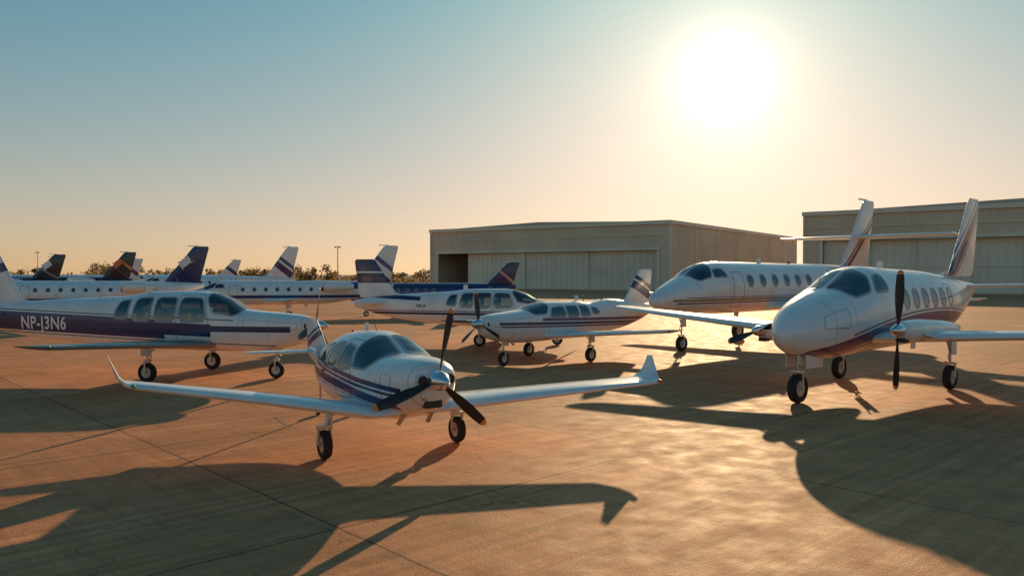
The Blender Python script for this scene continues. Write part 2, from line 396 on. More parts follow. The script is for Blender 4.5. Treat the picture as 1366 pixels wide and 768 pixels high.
# ================================================================== template B
def plane_B(name,loc,f,stripes,fincol,s=1.0,holes=True,seg=96,step=.04,prop=(3,20),reg=None,span=5.6,finh=1.0,cab=1.0,glassm=None,base=WHITE,ext=0.0,thick=1.0):
    e=empty(name,loc,f); e.scale=(s,s,s)
    c=cab; X=ext
    F=Fus([(4.12,1.52,.16,.15,.18,2.1),(4.08,1.52,.28,.22,.28,2.2),(3.98,1.51,.38,.29,.4,2.3),(3.5,1.48,.52,.39,.55,2.5),(2.7,1.46,.6,.47,.66,2.6),(2.1,1.45,.64,.54,.68,2.6),
      (1.55,1.45,.67,.54+.30*c,.68,2.5),(1.0,1.45,.68,.54+.48*c,.68,2.5),(.4,1.45,.68,.54+.52*c,.68,2.5),(-.9,1.45,.68,.54+.50*c,.68,2.5),(-1.8,1.47,.64,.54+.36*c,.66,2.5),
      (-3,1.52,.54,.74*thick,.62*thick,2.5),(-4.4-X*.5,1.60,.40,.57*thick,.54*thick,2.4),(-5.6-X,1.68,.24,.38*thick,.38*thick,2.2),(-6.6-X,1.76,.07,.16,.16,2)])
    body=paint('paint_'+name,base,stripes,lines=(2.15,3.05,-2.3,-3.6,3.98) if not reg else (2.15,3.05,3.98))
    zt=1.45+.54+.52*c-.20; zb=1.66
    W=[dict(k='a',p=[(2.12,86.5),(2.08,44),(1.92,30),(1.35,24),(1.10,50),(1.05,86.5)],r=.1),
       dict(k='z',p=[(1.16,zb),(.96,zt),(.28,zt+.02),(.25,zb-.02)]),
       dict(k='z',p=[(.13,zb-.02),(.15,zt+.02),(-.52,zt+.02),(-.56,zb-.02)]),
       dict(k='z',p=[(-.68,zb-.02),(-.66,zt+.02),(-1.2,zt-.02),(-1.3,zb)]),
       dict(k='z',p=[(-1.46,zb+.04),(-1.42,zt-.05),(-1.78,zt-.09),(-1.95,zb+.06)])]
    fuselage(F,W,body,e,holes=holes,seg=seg,step=step,glassmat=glassm)
    rim(F,dict(k='z',p=[(1.24,1.05),(1.22,zb),(.98,zt+.08),(.20,zt+.09),(.18,1.0)],r=.07),e)
    rim(F,dict(k='z',p=[(3.9,1.45),(3.85,1.62),(2.3,1.72),(2.3,1.40)],r=.06),e,.005,'cowl_seam')
    fin=paint('fin_'+name,base,fincol)
    for sd in (1,-1):
        tz=1.02+.30; n=Vector((0,-sd*.07,1)).normalized(); d=(n.y,n.z)
        st=[(1.55,sd*.3,.98,2.3,.14,(0,1)),(1.3,sd*.75,.99,1.9,.15,d),(1.0,sd*(span*.55),1.16,1.6,.13,d),(.62,sd*span,tz,1.15,.12,d),(.45,sd*(span+.16),tz+.03,.85,.09,d),(.2,sd*(span+.22),tz+.05,.5,.05,d)]
        wing('left_wing' if sd>0 else 'right_wing',st,e,m_white); wing_lines(st[1:4],e)
        wing('tailplane',[(-5.0-X,sd*.05,1.78,1.1,.1,(0,1)),(-5.45-X,sd*2.1,1.84,.7,.09,(0,1)),(-5.6-X,sd*2.2,1.84,.45,.06,(0,1))],e,m_white)
        b=Bld([m_redl,m_grnl]); navlight(b,(.5,sd*(span+.1),tz+.03),0 if sd>0 else 1); b.done('wingtip_light',e)
    h=finh
    wing('tail_fin',[(-3.7-X,0,2.02,2.6,.03,(1,0)),(-4.55-X,0,2.25,1.85,.08,(1,0)),(-5.55-X,0,2.25+1.45*h,1.05,.08,(1,0)),(-5.68-X,0,2.25+1.55*h,.85,.05,(1,0))],e,fin)
    propeller(e,(4.24,0,1.54),1.12,prop[0],prop[1],(.17,.38),w=1.15)
    g=gb()
    gear(g,3.0,0,1.1,.24,.15); 
    for sd in (1,-1): gear(g,-.1,sd*1.55,1.05,.27,.18,xtop=-.05)
    finish_gear(g,e)
    b=Bld([m_dark,m_alu,m_white,m_redl])
    for sd in (1,-1):
        b.lathe((4.03,sd*.24,1.53),(1,0,0),[(0,.1),(.045,.098),(.047,.08)],0,16)
        b.tube((3.1,sd*.34,.95),(2.85,sd*.36,.76),.045,.045,1)
    b.box((-1.2,0,1.45+.54+.46*c+.12),(.2,.015,.2),2); b.tube((0,0,1.97+.5*c),(-.3,0,2.4+.5*c),.007,.004,0,6)
    b.lathe((-2.9,0,2.2),(0,0,1),[(0,.05),(.09,.05),(.13,.02)],3,12)
    b.box((1.95,0,1.80),(.5,1.0,.08),0,bev=.02); b.box((-.3,0,1.05),(3.6,1.05,.03),0)
    b.done('fittings',e)
    if holes: seats(e,(.45,-.5,-1.4),1.3,.42)
    if reg: text_on(F,*reg[:6],e,width=reg[6] if len(reg)>6 else 1,space=1.05)
    return e,F
m_regw=mk('reg_white',(.85,.85,.85),.35)
plane_B('light_aircraft',(-9.75,23.7,0),(.975,-.22),
   [(1.40,-.03,0,-.27,.29,-9,-.2,NAVY),(1.40,-.03,0,-.15,.21,-.21,1.3,NAVY),(1.42,.0,0,-.06,.11,1.29,3.7,NAVY),(1.40,-.03,0,-.35,-.32,-9,3.2,NAVY),(1.40,-.03,0,.335,.365,-9,2.0,NAVY)],
   [fs(-6.7,3.2,.3,-.2,.1,NAVY)],prop=(3,75),reg=('NP-J3N6',-5.45,1.35,.54,-1,m_regw,.86),finh=1.15,ext=1.2,thick=1.05)
plane_B('light_aircraft',(-.9,34.6,0),(.972,-.235),
   [(1.45,0,0,-.16,-.06,-7,3.8,NAVY),(1.45,0,0,-.02,.02,-7,3.2,PURP),(1.75,-.05,0,-.0,.18,-7,-3.2,NAVY)],
   [fs(-5,2.9,0,-.2,.95,NAVY),fs(-5,2.9,0,-.04,.04,RED),fs(-5,3.2,0,-.04,.04,WHITE),fs(-5,3.45,0,-.04,.04,PURP)],s=.97,seg=72,step=.05,cab=.9,reg=('N8-J4',-3.4,1.62,.2,-1,mk('reg_navy2',NAVY,.3)))
plane_B('light_aircraft',(1.6,28.3,0),(-.68,-.73),
   [(1.42,.03,0,-.05,.05,-6.4,3.7,NAVY),(1.42,.03,0,-.14,-.08,-6.4,3.6,RED),(1.42,.03,0,.09,.2,-6.4,1.6,PURP)],
   [fs(-5,3.0,.4,-.3,.1,PURP),fs(-5,3.0,.4,.2,.4,NAVY)],s=.92,seg=72,step=.05,cab=.48,prop=(3,98),finh=.80,span=5.2)

# ================================================================== C
def plane_C():
    e=empty('twin_engine_aircraft',(10.1,21.6,0),(-.75,-.66))
    F=Fus([(5.36,1.62,.03,.03,.03,2),(5.33,1.62,.12,.11,.12,2),(5.22,1.63,.25,.22,.26,2),(5.0,1.66,.42,.37,.42,2.1),(4.5,1.72,.68,.58,.64,2.2),(3.9,1.78,.86,.74,.77,2.3),(3.4,1.82,.93,.85,.84,2.3),
      (2.9,1.86,.96,1.02,.87,2.3),(2.35,1.91,.97,1.20,.89,2.3),(1.7,1.94,.97,1.27,.90,2.3),(0,1.94,.96,1.22,.88,2.3),(-1.6,1.96,.93,1.16,.86,2.3),(-3,2.05,.80,.98,.78,2.2),(-4.5,2.22,.52,.66,.58,2.1),(-5.7,2.42,.25,.36,.35,2),(-6.6,2.58,.06,.12,.12,2)])
    body=paint('paint_C',WHITE,[(1.88,-.05,-.022,-.30,.10,-6.6,4.75,PURP),(1.88,-.05,-.022,-.22,-.19,-6.6,4.6,(.5,.45,.5)),(1.88,-.05,-.022,-.40,-.35,-6.6,4.5,NAVY),(1.88,-.05,-.022,.15,.19,-6.6,3.6,NAVY)],lines=(4.2,3.5,-2.6,-3.9,1.25))
    W=[dict(k='a',p=[(3.42,86.5),(3.36,52),(3.22,40),(2.62,34),(2.32,56),(2.26,86.5)],r=.1),
       dict(k='a',p=[(2.45,30),(1.72,27),(1.74,55),(2.12,55)],r=.16)]
    for i in range(6):
        x=1.0-i*.62; W.append(dict(k='z',p=[(x,2.15),(x,2.62),(x-.34,2.62),(x-.34,2.15)],r=.28))
    fuselage(F,W,body,e,seg=120,step=.035,glassmat=m_glassb,fw=.028)
    rim(F,dict(k='z',p=[(4.55,1.75),(4.5,2.02),(3.75,2.22),(3.75,1.75)],r=.08),e,.006,'nose_locker_seam')
    rim(F,dict(k='z',p=[(-1.95,1.35),(-1.95,2.75),(-2.6,2.70),(-2.6,1.40)],r=.1,s=(1,)),e,.008)
    for sd in (1,-1):
        n=Vector((0,-sd*.07,1)).normalized(); d=(n.y,n.z); U=(0,1)
        s=[(2.7,sd*.5,1.42,2.7,.13,U),(2.55,sd*1.1,1.46,2.35,.14,d),(2.45,sd*2.4,1.55,2.05,.14,d),(2.4,sd*5.4,1.76,1.5,.12,d),(2.3,sd*7.6,1.92,1.1,.11,d),(2.1,sd*7.85,1.95,.75,.08,d),(1.9,sd*7.95,1.96,.4,.05,d)]
        wing('left_wing' if sd>0 else 'right_wing',s,e,m_white); wing_lines(s[1:5],e)
        N=Fus([(3.52,0,.13,.13,.15,2),(3.48,0,.19,.18,.2,2),(3.35,0,.22,.20,.24,2.2),(2.8,0,.25,.23,.28,2.3),(1.8,-.03,.25,.22,.3,2.3),(.8,-.06,.2,.16,.22,2.2),(.1,-.08,.06,.06,.08,2)])
        nb=Bld([m_white,m_dark,m_alu]); zc=1.74 if sd>0 else 1.50; yy=sd*1.9; dx=0 if sd>0 else -.55
        xs=[.1+3.42*i/50 for i in range(51)]
        nb.loft([[N.raw(x,2*math.pi*k/32)+Vector((dx,yy,zc)) for k in range(32)] for x in xs])
        nb.box((3.40+dx,yy,zc-.22),(.25,.22,.1),1,bev=.03)
        for q in (1,-1): nb.tube((2.9+dx,yy+q*.23,zc-.1),(2.65+dx,yy+q*.32,zc-.16),.05,.05,2)
        nb.done('engine_nacelle',e)
        propeller(e,(3.64+dx,yy,zc+.02),1.34 if sd>0 else 1.02,2,88 if sd>0 else 200,(.14,.36),w=1.0 if sd>0 else 1.5)
        wing('tailplane',[(-5.1,sd*.1,2.62,1.3,.1,U),(-5.7,sd*2.7,2.72,.8,.09,U),(-5.85,sd*2.82,2.72,.5,.05,U)],e,m_white)
        b=Bld([m_redl,m_grnl]); navlight(b,(2.15,sd*7.75,1.94),0 if sd>0 else 1); b.done('wingtip_light',e)
    fin=paint('fin_C',WHITE,[fs(-5,3.7,-.9,-.5,-.05,PURP),fs(-5,3.7,-.9,.05,.15,MAUVE),fs(-5,3.7,-.9,-.65,-.57,NAVY)])
    wing('tail_fin',[(-3.0,0,2.95,3.3,.02,(1,0)),(-4.5,0,3.1,2.0,.07,(1,0)),(-5.9,0,5.2,1.05,.08,(1,0)),(-6.1,0,5.45,.8,.05,(1,0))],e,fin)
    g=gb(); gear(g,4.55,0,1.35,.34,.22)
    for sd in (1,-1): gear(g,-.5,sd*1.5,1.4,.32,.20)
    for q in (1,-1): g.box((4.25,q*.26,.98),(.75,.02,.32),4,bev=.006)
    finish_gear(g,e)
    b=Bld([m_dark,m_alu,m_white,m_redl])
    b.box((.3,0,3.24),(.3,.02,.24),2); b.tube((-1.2,0,3.1),(-1.5,0,3.5),.008,.004,0,6); b.box((-1.9,0,.98),(.3,.02,.22),2)
    b.tube((4.3,.76,1.55),(4.5,.78,1.52),.012,.008,1,8)
    b.tube((3.40,.12,2.68),(2.9,.32,2.92),.012,.01,0,6); b.tube((3.40,-.12,2.68),(2.9,-.32,2.92),.012,.01,0,6)
    b.box((3.2,0,2.33),(.5,1.4,.08),0,bev=.02); b.box((0,0,1.45),(6,1.6,.03),0)
    b.done('fittings',e)
    seats(e,(2.0,.9,-.1,-1.1),1.72,.48)
plane_C()

# ================================================================== D template
def plane_D(name,loc,f,stripes,fincol,s=1.0,base=WHITE,seg=64,step=.06,holes=False,finscale=1.0,engines=False,mark=None,finbase=None,stab=True,wings=True,winn=6,ws=1.0):
    e=empty(name,loc,f); e.scale=(s,s,s)
    F=Fus([(8.9,2.0,.03,.03,.03,2),(8.86,2.0,.12,.1,.12,2),(8.7,2.02,.28,.24,.26,2),(8.3,2.06,.48,.4,.42,2),(7.6,2.15,.70,.58,.62,2.1),(6.9,2.25,.86,.74,.78,2.1),(6.3,2.32,.95,.98,.88,2.1),(5.6,2.38,1.0,1.10,.95,2.1),(4.8,2.4,1.02,1.12,1.0,2.1),
      (0,2.4,1.02,1.10,1.0,2.1),(-3,2.42,1.0,1.08,.96,2.1),(-5.5,2.6,.75,.86,.78,2.1),(-7.5,2.85,.42,.55,.5,2),(-9.2,3.1,.1,.18,.18,2)])
    body=paint('paint_'+name,base,stripes,lines=(6.9,3.9,-3.2,1.0))
    W=[dict(k='a',p=[(7.0,86),(6.94,50),(6.75,36),(6.2,32),(5.95,56),(5.9,86)],r=.1),
       dict(k='a',p=[(6.05,28),(5.95,50),(5.4,50),(5.2,26)],r=.15)]
    for i in range(winn):
        x=3.9-i*.95; W.append(dict(k='z',p=[(x,2.75-.24*ws),(x,2.75+.24*ws),(x-.42*ws,2.75+.24*ws),(x-.42*ws,2.75-.24*ws)],r=.28))
    fuselage(F,W,body,e,holes=holes,seg=seg,step=step,glassmat=m_glassb if holes else None,fw=.03)
    rim(F,dict(k='z',p=[(4.9,1.7),(4.9,3.1),(4.2,3.1),(4.2,1.7)],r=.1,s=(1,)),e,.012)
    fin=paint('fin_'+name,finbase or base,fincol)
    h=finscale
    for sd in (1,-1):
        U=(0,1); n=Vector((0,-sd*.05,1)).normalized(); d=(n.y,n.z)
        if wings:
            wing('left_wing' if sd>0 else 'right_wing',[(2.2,sd*.5,1.6,3.0,.12,U),(1.6,sd*1.3,1.64,2.4,.12,d),(-.2,sd*8,2.05,1.1,.1,d),(-.45,sd*8.2,2.1,.7,.06,d)],e,m_white)
        if stab:
            zs=3.3+1.6*h
            wing('tailplane',[(-7.3,sd*.05,zs,1.8,.13,U),(-7.9,sd*4.4,zs+.05,1.25,.13,U),(-8.05,sd*4.55,zs+.05,.8,.05,U)],e,m_white)
        if engines:
            nb=Bld([m_white,m_dark,m_alu])
            nb.lathe((-5.6,sd*1.5,3.0),(1,0,0),[(0,.22),(.3,.3),(1.2,.42),(2.2,.45),(2.55,.40)],0,28,cap=(True,False))
            nb.lathe((-5.6,sd*1.5,3.0),(1,0,0),[(2.45,.34),(2.55,.34),(2.62,.38),(2.58,.42)],2,28,cap=(False,False))
            nb.lathe((-5.6,sd*1.5,3.0),(1,0,0),[(2.2,.34),(2.25,.3)],1,28)
            nb.box((-4.5,sd*1.05,2.95),(1.2,.5,.1),0); nb.done('jet_engine',e)
    wing('tail_fin',[(-4.4,0,3.25,4.3,.02,(1,0)),(-6.0,0,3.4,2.9,.08,(1,0)),(-8.3,0,3.4+3.3*h,1.35,.08,(1,0)),(-8.5,0,3.4+3.45*h,1.05,.05,(1,0))],e,fin)
    g=gb(); gear(g,7.0,0,1.6,.3,.2)
    for sd in (1,-1): gear(g,.0,sd*2.0,1.6,.38,.26)
    finish_gear(g,e)
    b=Bld([m_dark,m_alu,m_white,m_redl]); b.box((1.5,0,3.58),(.3,.02,.25),2); b.box((-1.5,0,1.32),(.3,.02,.22),2); b.lathe((-1,0,3.48),(0,0,1),[(0,.07),(.1,.06),(.14,.01)],3,12)
    b.box((-8.35,0,3.4+3.45*h+.02),(.9,.06,.08),2,bev=.01); b.done('fittings',e)
    if mark:
        mb=Bld([mark])
        for sd in (1,-1):
            c=Vector((-7.7,sd*.17,3.4+1.9*h)); vs=[]
            for k in range(24):
                a=2*math.pi*k/24; r=.75 if k%6 else 1.15
                vs.append(mb.bm.verts.new(c+Vector((math.cos(a)*r*.55-.2*math.sin(a),0,math.sin(a)*r*.6))))
            mb.face(vs)
        mb.done('tail_mark',e,smooth=False)
    return e
plane_D('business_aircraft',(11.9,35.8,0),(-.75,-.66),
   [(2.0,.0,0,-.05,.05,-9,8.2,GOLD),(2.0,.0,0,-.14,-.09,-9,8.0,PURP),(2.0,.0,0,.09,.12,-9,7.6,PURP)],
   [fs(-7,4.2,-.8,-.6,-.3,RED),fs(-7,4.2,-.8,-.22,-.1,PURP)],holes=True,seg=96,step=.045,finscale=1.0)
mkw=mk('mark_white',(.75,.77,.8),.3); mko=mk('mark_orange',(.7,.2,.05),.35)
bl=(.02,.05,.22)
JK=dict(engines=True,stab=False,winn=8,ws=.7)
plane_D('business_jet',(-26.6,50,0),(-.97,-.24),[(2.0,0,0,-.12,.05,-9,8.2,bl)],[],s=.74,finbase=(.015,.03,.13),mark=mkw,finscale=.9,**JK)
plane_D('business_jet',(-14.6,52,0),(-.97,-.24),[(2.15,0,0,-.15,.1,-9,8.4,bl),(2.4,-.1,0,-.2,.4,-9,-4.3,bl)],[fs(-7.5,4.6,.8,-.5,.1,PURP),fs(-7.5,5.2,.8,.3,.8,bl)],s=.74,finscale=.95,**JK)
plane_D('business_jet',(-28,74,0),(-.98,-.2),[(2.2,0,0,-.1,.1,-9,8.4,bl)],[fs(-7.5,4.8,.8,-.6,.3,PURP),fs(-7.5,4.8,.8,.6,1.1,bl)],s=.82,**JK)
BLK=(.02,.022,.03)
plane_D('airliner_jet',(-42.3,72,0),(-.97,-.24),[(2.2,0,0,-.1,.0,-9,8.4,(.5,.5,.5))],[fs(-7.5,5.2,.8,.3,.7,(.6,.2,.05)),fs(-7.5,5.2,.8,-.9,-.7,RED)],s=.80,base=BLK,finscale=.85,mark=mko,**JK)
plane_D('airliner_jet',(-47.5,70,0),(-.97,-.24),[],[fs(-7.5,5.0,.6,-.9,-.7,(.3,.3,.35))],s=.78,base=BLK,finscale=.8,mark=mkw,**JK)
plane_D('business_jet',(-53,95,0),(-.9,-.4),[],[fs(-7.5,4.8,.8,-.5,.2,RED)],s=.85,finscale=.7,**JK)
plane_D('business_jet',(-66,100,0),(-.9,-.4),[],[fs(-7.5,4.8,.8,-.5,.2,RED)],s=.85,finscale=.8,**JK)
plane_D('business_jet',(-46,110,0),(-.9,-.4),[],[fs(-7.5,4.8,.8,-.5,.2,bl)],s=.85,finscale=.75,**JK)
plane_D('business_jet',(-5.8,58,0),(-.97,-.24),[(2.4,0,0,-.3,.5,-9,8,bl)],[fs(-7.5,4.8,.8,-.3,.1,(.6,.3,.3))],s=.68,base=(.015,.03,.12),stab=False,finscale=.68,winn=5,ws=.7)

# ================================================================== HANGARS
def metal_wall(name,c,v=.1): return mk(name,c,.55,0,0,v,.15)
m_wall=metal_wall('hangar_cladding',(.72,.58,.43)); m_trim=metal_wall('hangar_trim',(.80,.69,.55)); m_door=metal_wall('hangar_door',(.80,.70,.57)); m_roof=metal_wall('hangar_roof',(.50,.44,.36)); m_in=mk('hangar_interior',(.06,.06,.06),.9)
def corr(b,p0,p1,z0,z1,pitch,dep,mi):
    p0=Vector(p0);p1=Vector(p1); d=(p1-p0); L=d.length; d.normalize(); nrm=Vector((d.y,-d.x,0)); n=int(L/pitch)
    pts=[]
    for i in range(n):
        for a,o in ((0,0),(.5,0),(.6,1),(.9,1)): pts.append(p0+d*(L*(i+a)/n)+nrm*(dep*o))
    pts.append(p1)
    lo=[b.bm.verts.new((p.x,p.y,z0)) for p in pts]; hi=[b.bm.verts.new((p.x,p.y,z1)) for p in pts]
    for i in range(len(pts)-1): b.face((lo[i],lo[i+1],hi[i+1],hi[i]),mi)
def hangar(loc,ang,L,Dp,H,doorh,x0,x1,open_panels,np):
    e=bpy.data.objects.new('hangar',None); scene.collection.objects.link(e); e.location=loc; e.rotation_euler=(0,0,ang)
    b=Bld([m_wall,m_trim,m_roof,m_in])
    corr(b,(0,0,0),(L,0,0),doorh+.6,H,1.0,.10,0)
    corr(b,(0,0,0),(x0,0,0),0,doorh+.6,1.0,.10,0); corr(b,(x1,0,0),(L,0,0),0,doorh+.6,1.0,.10,0)
    corr(b,(L,0,0),(L,Dp,0),0,H,1.0,.10,0); corr(b,(L,Dp,0),(0,Dp,0),0,H,1.0,.10,0); corr(b,(0,Dp,0),(0,0,0),0,H,1.0,.10,0)
    b.done('walls',e,smooth=False,recalc=False)
    t=Bld([m_trim,m_roof,m_in])
    t.box((L/2,-.28,H-.05),(L+.9,.35,.7),0); t.box((L+.28,Dp/2,H-.05),(.35,Dp+.2,.7),0); t.box((-.28,Dp/2,H-.05),(.35,Dp+.2,.7),0)
    t.box((x0/2+x1/2,-.2,doorh+.35),(x1-x0+1.2,.3,.5),0); t.box((L/2,-.16,H*.82),(L,.12,.18),0)
    for x in (x0-.3,x1+.3): t.box((x,-.2,doorh/2),(.5,.3,doorh),0)
    for x,y in ((L+.15,-.15),(-.15,-.15)): t.box((x,y,H/2-.2),(.3,.3,H-.5),0)
    for y in range(12,int(Dp)-5,12): t.tube((L+.25,y,0),(L+.25,y,H-.4),.1,.1,0,8)
    v=[t.bm.verts.new(p) for p in ((-.2,-.2,H+.1),(L+.2,-.2,H+.1),(L+.2,Dp,H+.1),(-.2,Dp,H+.1),(L/2,-.2,H+.95),(L/2,Dp,H+.95))]
    for q in ((0,4,5,3),(4,1,2,5),(0,1,4),(2,3,5)): t.face([v[i] for i in q],1)
    for i in range(5): t.lathe((L*.5,Dp*(.15+.17*i),H+.8),(0,0,1),[(0,.5),(.5,.5),(.5,.8),(.8,.6),(.9,.1)],0,12)
    t.done('roof_and_trim',e,smooth=False)
    d=Bld([m_door,m_trim,m_opq]); w=(x1-x0)/np
    for i in range(np):
        if i in open_panels: continue
        y=.7+.35*(i%2); xa=x0+i*w; 
        d.box((xa+w/2,y+.12,doorh/2+.1),(w+.1,.08,doorh),0)
        k=int(w/1.2)
        for j in range(k+1): d.box((xa+j*w/k,y+.03,doorh/2+.1),(.16,.12,doorh-.1),0)
        for z in (.3,doorh*.5,doorh-.2): d.box((xa+w/2,y-.02,z),(w,.08,.22),1)
    d.box(((x0+x1)/2,.9,doorh+.35),(x1-x0,1.3,.3),1); d.box(((x0+x1)/2,.9,.04),(x1-x0,1.2,.08),1)
    d.done('sliding_doors',e,smooth=False)
    f=Bld([m_trim,m_opq,m_dark]); 
    for y in (8,30): f.box((L+.14,y,1.1),(.12,1.1,2.2),2); f.box((L+.16,y,2.35),(.2,1.4,.16),0)
    for y in (16,22,40,46): f.box((L+.14,y,3.4),(.1,2.0,1.1),1); f.box((L+.17,y,2.8),(.2,2.2,.12),0)
    f.done('side_doors_and_windows',e,smooth=False)
    return e
hangar((-17.8,177,0),D2R(-34.5),56.4,85,12.6,7.4,2,54,(0,),7)
hangar((50.5,137.3,0),D2R(-36),64,60,13.4,8.6,3,61,(),8)

# ================================================================== GROUND
def sheet(name,pts,z,mat):
    b=Bld([mat]); b.face([b.bm.verts.new((x,y,z)) for x,y in pts]); o=b.done(name,None,smooth=False); return o
m=bpy.data.materials.new('dry_grass'); nt,p=nodes_of(m)
tc=nt.nodes.new('ShaderNodeTexCoord'); n1=nt.nodes.new('ShaderNodeTexNoise'); n1.inputs['Scale'].default_value=.03; n1.inputs['Detail'].default_value=8
nt.links.new(tc.outputs['Object'],n1.inputs['Vector']); cr=nt.nodes.new('ShaderNodeValToRGB'); cr.color_ramp.elements[0].position=.35; cr.color_ramp.elements[1].position=.65
cr.color_ramp.elements[0].color=(.13,.10,.05,1); cr.color_ramp.elements[1].color=(.28,.20,.11,1)
nt.links.new(n1.outputs[0],cr.inputs[0]); nt.links.new(cr.outputs[0],p.inputs['Base Color']); p.inputs['Roughness'].default_value=.95
m_grass=m
sheet('ground',[(-4000,-600),(4000,-600),(4000,5000),(-4000,5000)],-.02,m_grass)
def apron_mat():
    m=bpy.data.materials.new('apron_concrete'); nt,p=nodes_of(m); N=nt.nodes.new; L=nt.links.new
    tc=N('ShaderNodeTexCoord'); mp=N('ShaderNodeMapping'); mp.inputs['Rotation'].default_value=(0,0,D2R(47)); mp.inputs['Location'].default_value=(2.15,1.2,0)
    L(tc.outputs['Object'],mp.inputs[0]); sp=N('ShaderNodeSeparateXYZ'); L(mp.outputs[0],sp.inputs[0])
    def M(op,a,b=None,c=None):
        n=N('ShaderNodeMath'); n.operation=op
        for i,v in enumerate((a,b,c)):
            if v is None: continue
            if isinstance(v,(int,float)): n.inputs[i].default_value=v
            else: L(v,n.inputs[i])
        return n.outputs[0]
    def noise(sc,det=6,vec=None,rough=.5):
        n=N('ShaderNodeTexNoise'); n.inputs['Scale'].default_value=sc; n.inputs['Detail'].default_value=det; n.inputs['Roughness'].default_value=rough
        L(vec or tc.outputs['Object'],n.inputs['Vector']); return n.outputs[0]
    def ramp(v,a,b,c,d):
        r=N('ShaderNodeMapRange'); L(v,r.inputs[0])
        for i,q in enumerate((a,b,c,d)): r.inputs[i+1].default_value=q
        return r.outputs[0]
    wob=ramp(noise(1.5,3),0,1,-.03,.03)
    S=6.1
    def joint(o,w):
        q=M('ADD',o,wob); q=M('DIVIDE',q,S); fr=M('FRACT',q); dd=M('MINIMUM',fr,M('SUBTRACT',1.0,fr)); return M('LESS_THAN',dd,w/S)
    j=M('MAXIMUM',joint(sp.outputs[0],.018),joint(sp.outputs[1],.018))
    vv=N('ShaderNodeCombineXYZ'); L(M('FLOOR',M('DIVIDE',sp.outputs[0],S)),vv.inputs[0]); L(M('FLOOR',M('DIVIDE',sp.outputs[1],S)),vv.inputs[1])
    wn=N('ShaderNodeTexWhiteNoise'); L(vv.outputs[0],wn.inputs['Vector']); slab=ramp(wn.outputs['Value'],0,1,.90,1.08)
    big=ramp(noise(.12,6),.3,.7,.78,1.20); med=ramp(noise(1.1,8,rough=.65),.3,.7,.80,1.16); fine=ramp(noise(38,4),.25,.75,.66,1.30)
    ms=N('ShaderNodeMapping'); ms.inputs['Scale'].default_value=(7,.22,1); L(mp.outputs[0],ms.inputs[0]); stv=ramp(noise(1.0,6,ms.outputs[0]),.3,.7,.78,1.2)
    ms2=N('ShaderNodeMapping'); ms2.inputs['Scale'].default_value=(.3,9,1); L(mp.outputs[0],ms2.inputs[0]); st2=ramp(noise(1.0,5,ms2.outputs[0]),.3,.7,.90,1.10)
    oil=ramp(noise(.55,5,rough=.6),.62,.72,1.0,.6)
    t=M('MULTIPLY',M('MULTIPLY',M('MULTIPLY',big,med),M('MULTIPLY',fine,slab)),M('MULTIPLY',M('MULTIPLY',stv,st2),oil))
    vo=N('ShaderNodeTexVoronoi'); vo.feature='DISTANCE_TO_EDGE'; vo.inputs['Scale'].default_value=.16
    dv=N('ShaderNodeVectorMath'); dv.operation='ADD'; nn=N('ShaderNodeTexNoise'); nn.inputs['Scale'].default_value=.8; nn.inputs['Detail'].default_value=6; L(tc.outputs['Object'],nn.inputs['Vector'])
    scv=N('ShaderNodeVectorMath'); scv.operation='SCALE'; scv.inputs['Scale'].default_value=1.6; L(nn.outputs['Color'],scv.inputs[0]); L(tc.outputs['Object'],dv.inputs[0]); L(scv.outputs[0],dv.inputs[1]); L(dv.outputs[0],vo.inputs['Vector'])
    ck=M('MULTIPLY',M('LESS_THAN',vo.outputs['Distance'],.0014),.3)
    dark=M('SUBTRACT',1.0,M('MAXIMUM',M('MULTIPLY',j,.62),ck)); t=M('MULTIPLY',t,dark)
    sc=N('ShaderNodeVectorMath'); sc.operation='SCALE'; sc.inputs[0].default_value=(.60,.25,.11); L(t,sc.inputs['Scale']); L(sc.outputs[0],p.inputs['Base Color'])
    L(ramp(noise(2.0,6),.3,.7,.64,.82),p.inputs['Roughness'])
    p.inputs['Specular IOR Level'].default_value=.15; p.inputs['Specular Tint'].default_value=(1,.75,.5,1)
    h=M('ADD',M('MULTIPLY',noise(30,5),.6),M('MULTIPLY',noise(5,4),.5)); h=M('SUBTRACT',h,M('MULTIPLY',j,.8)); h=M('ADD',h,M('MULTIPLY',stv,.6))
    bp=N('ShaderNodeBump'); bp.inputs['Strength'].default_value=.45; bp.inputs['Distance'].default_value=.02; L(h,bp.inputs['Height']); L(bp.outputs[0],p.inputs['Normal'])
    return m
sheet('apron',[(-150,-40),(260,-40),(260,200),(-150,200)],0,apron_mat())

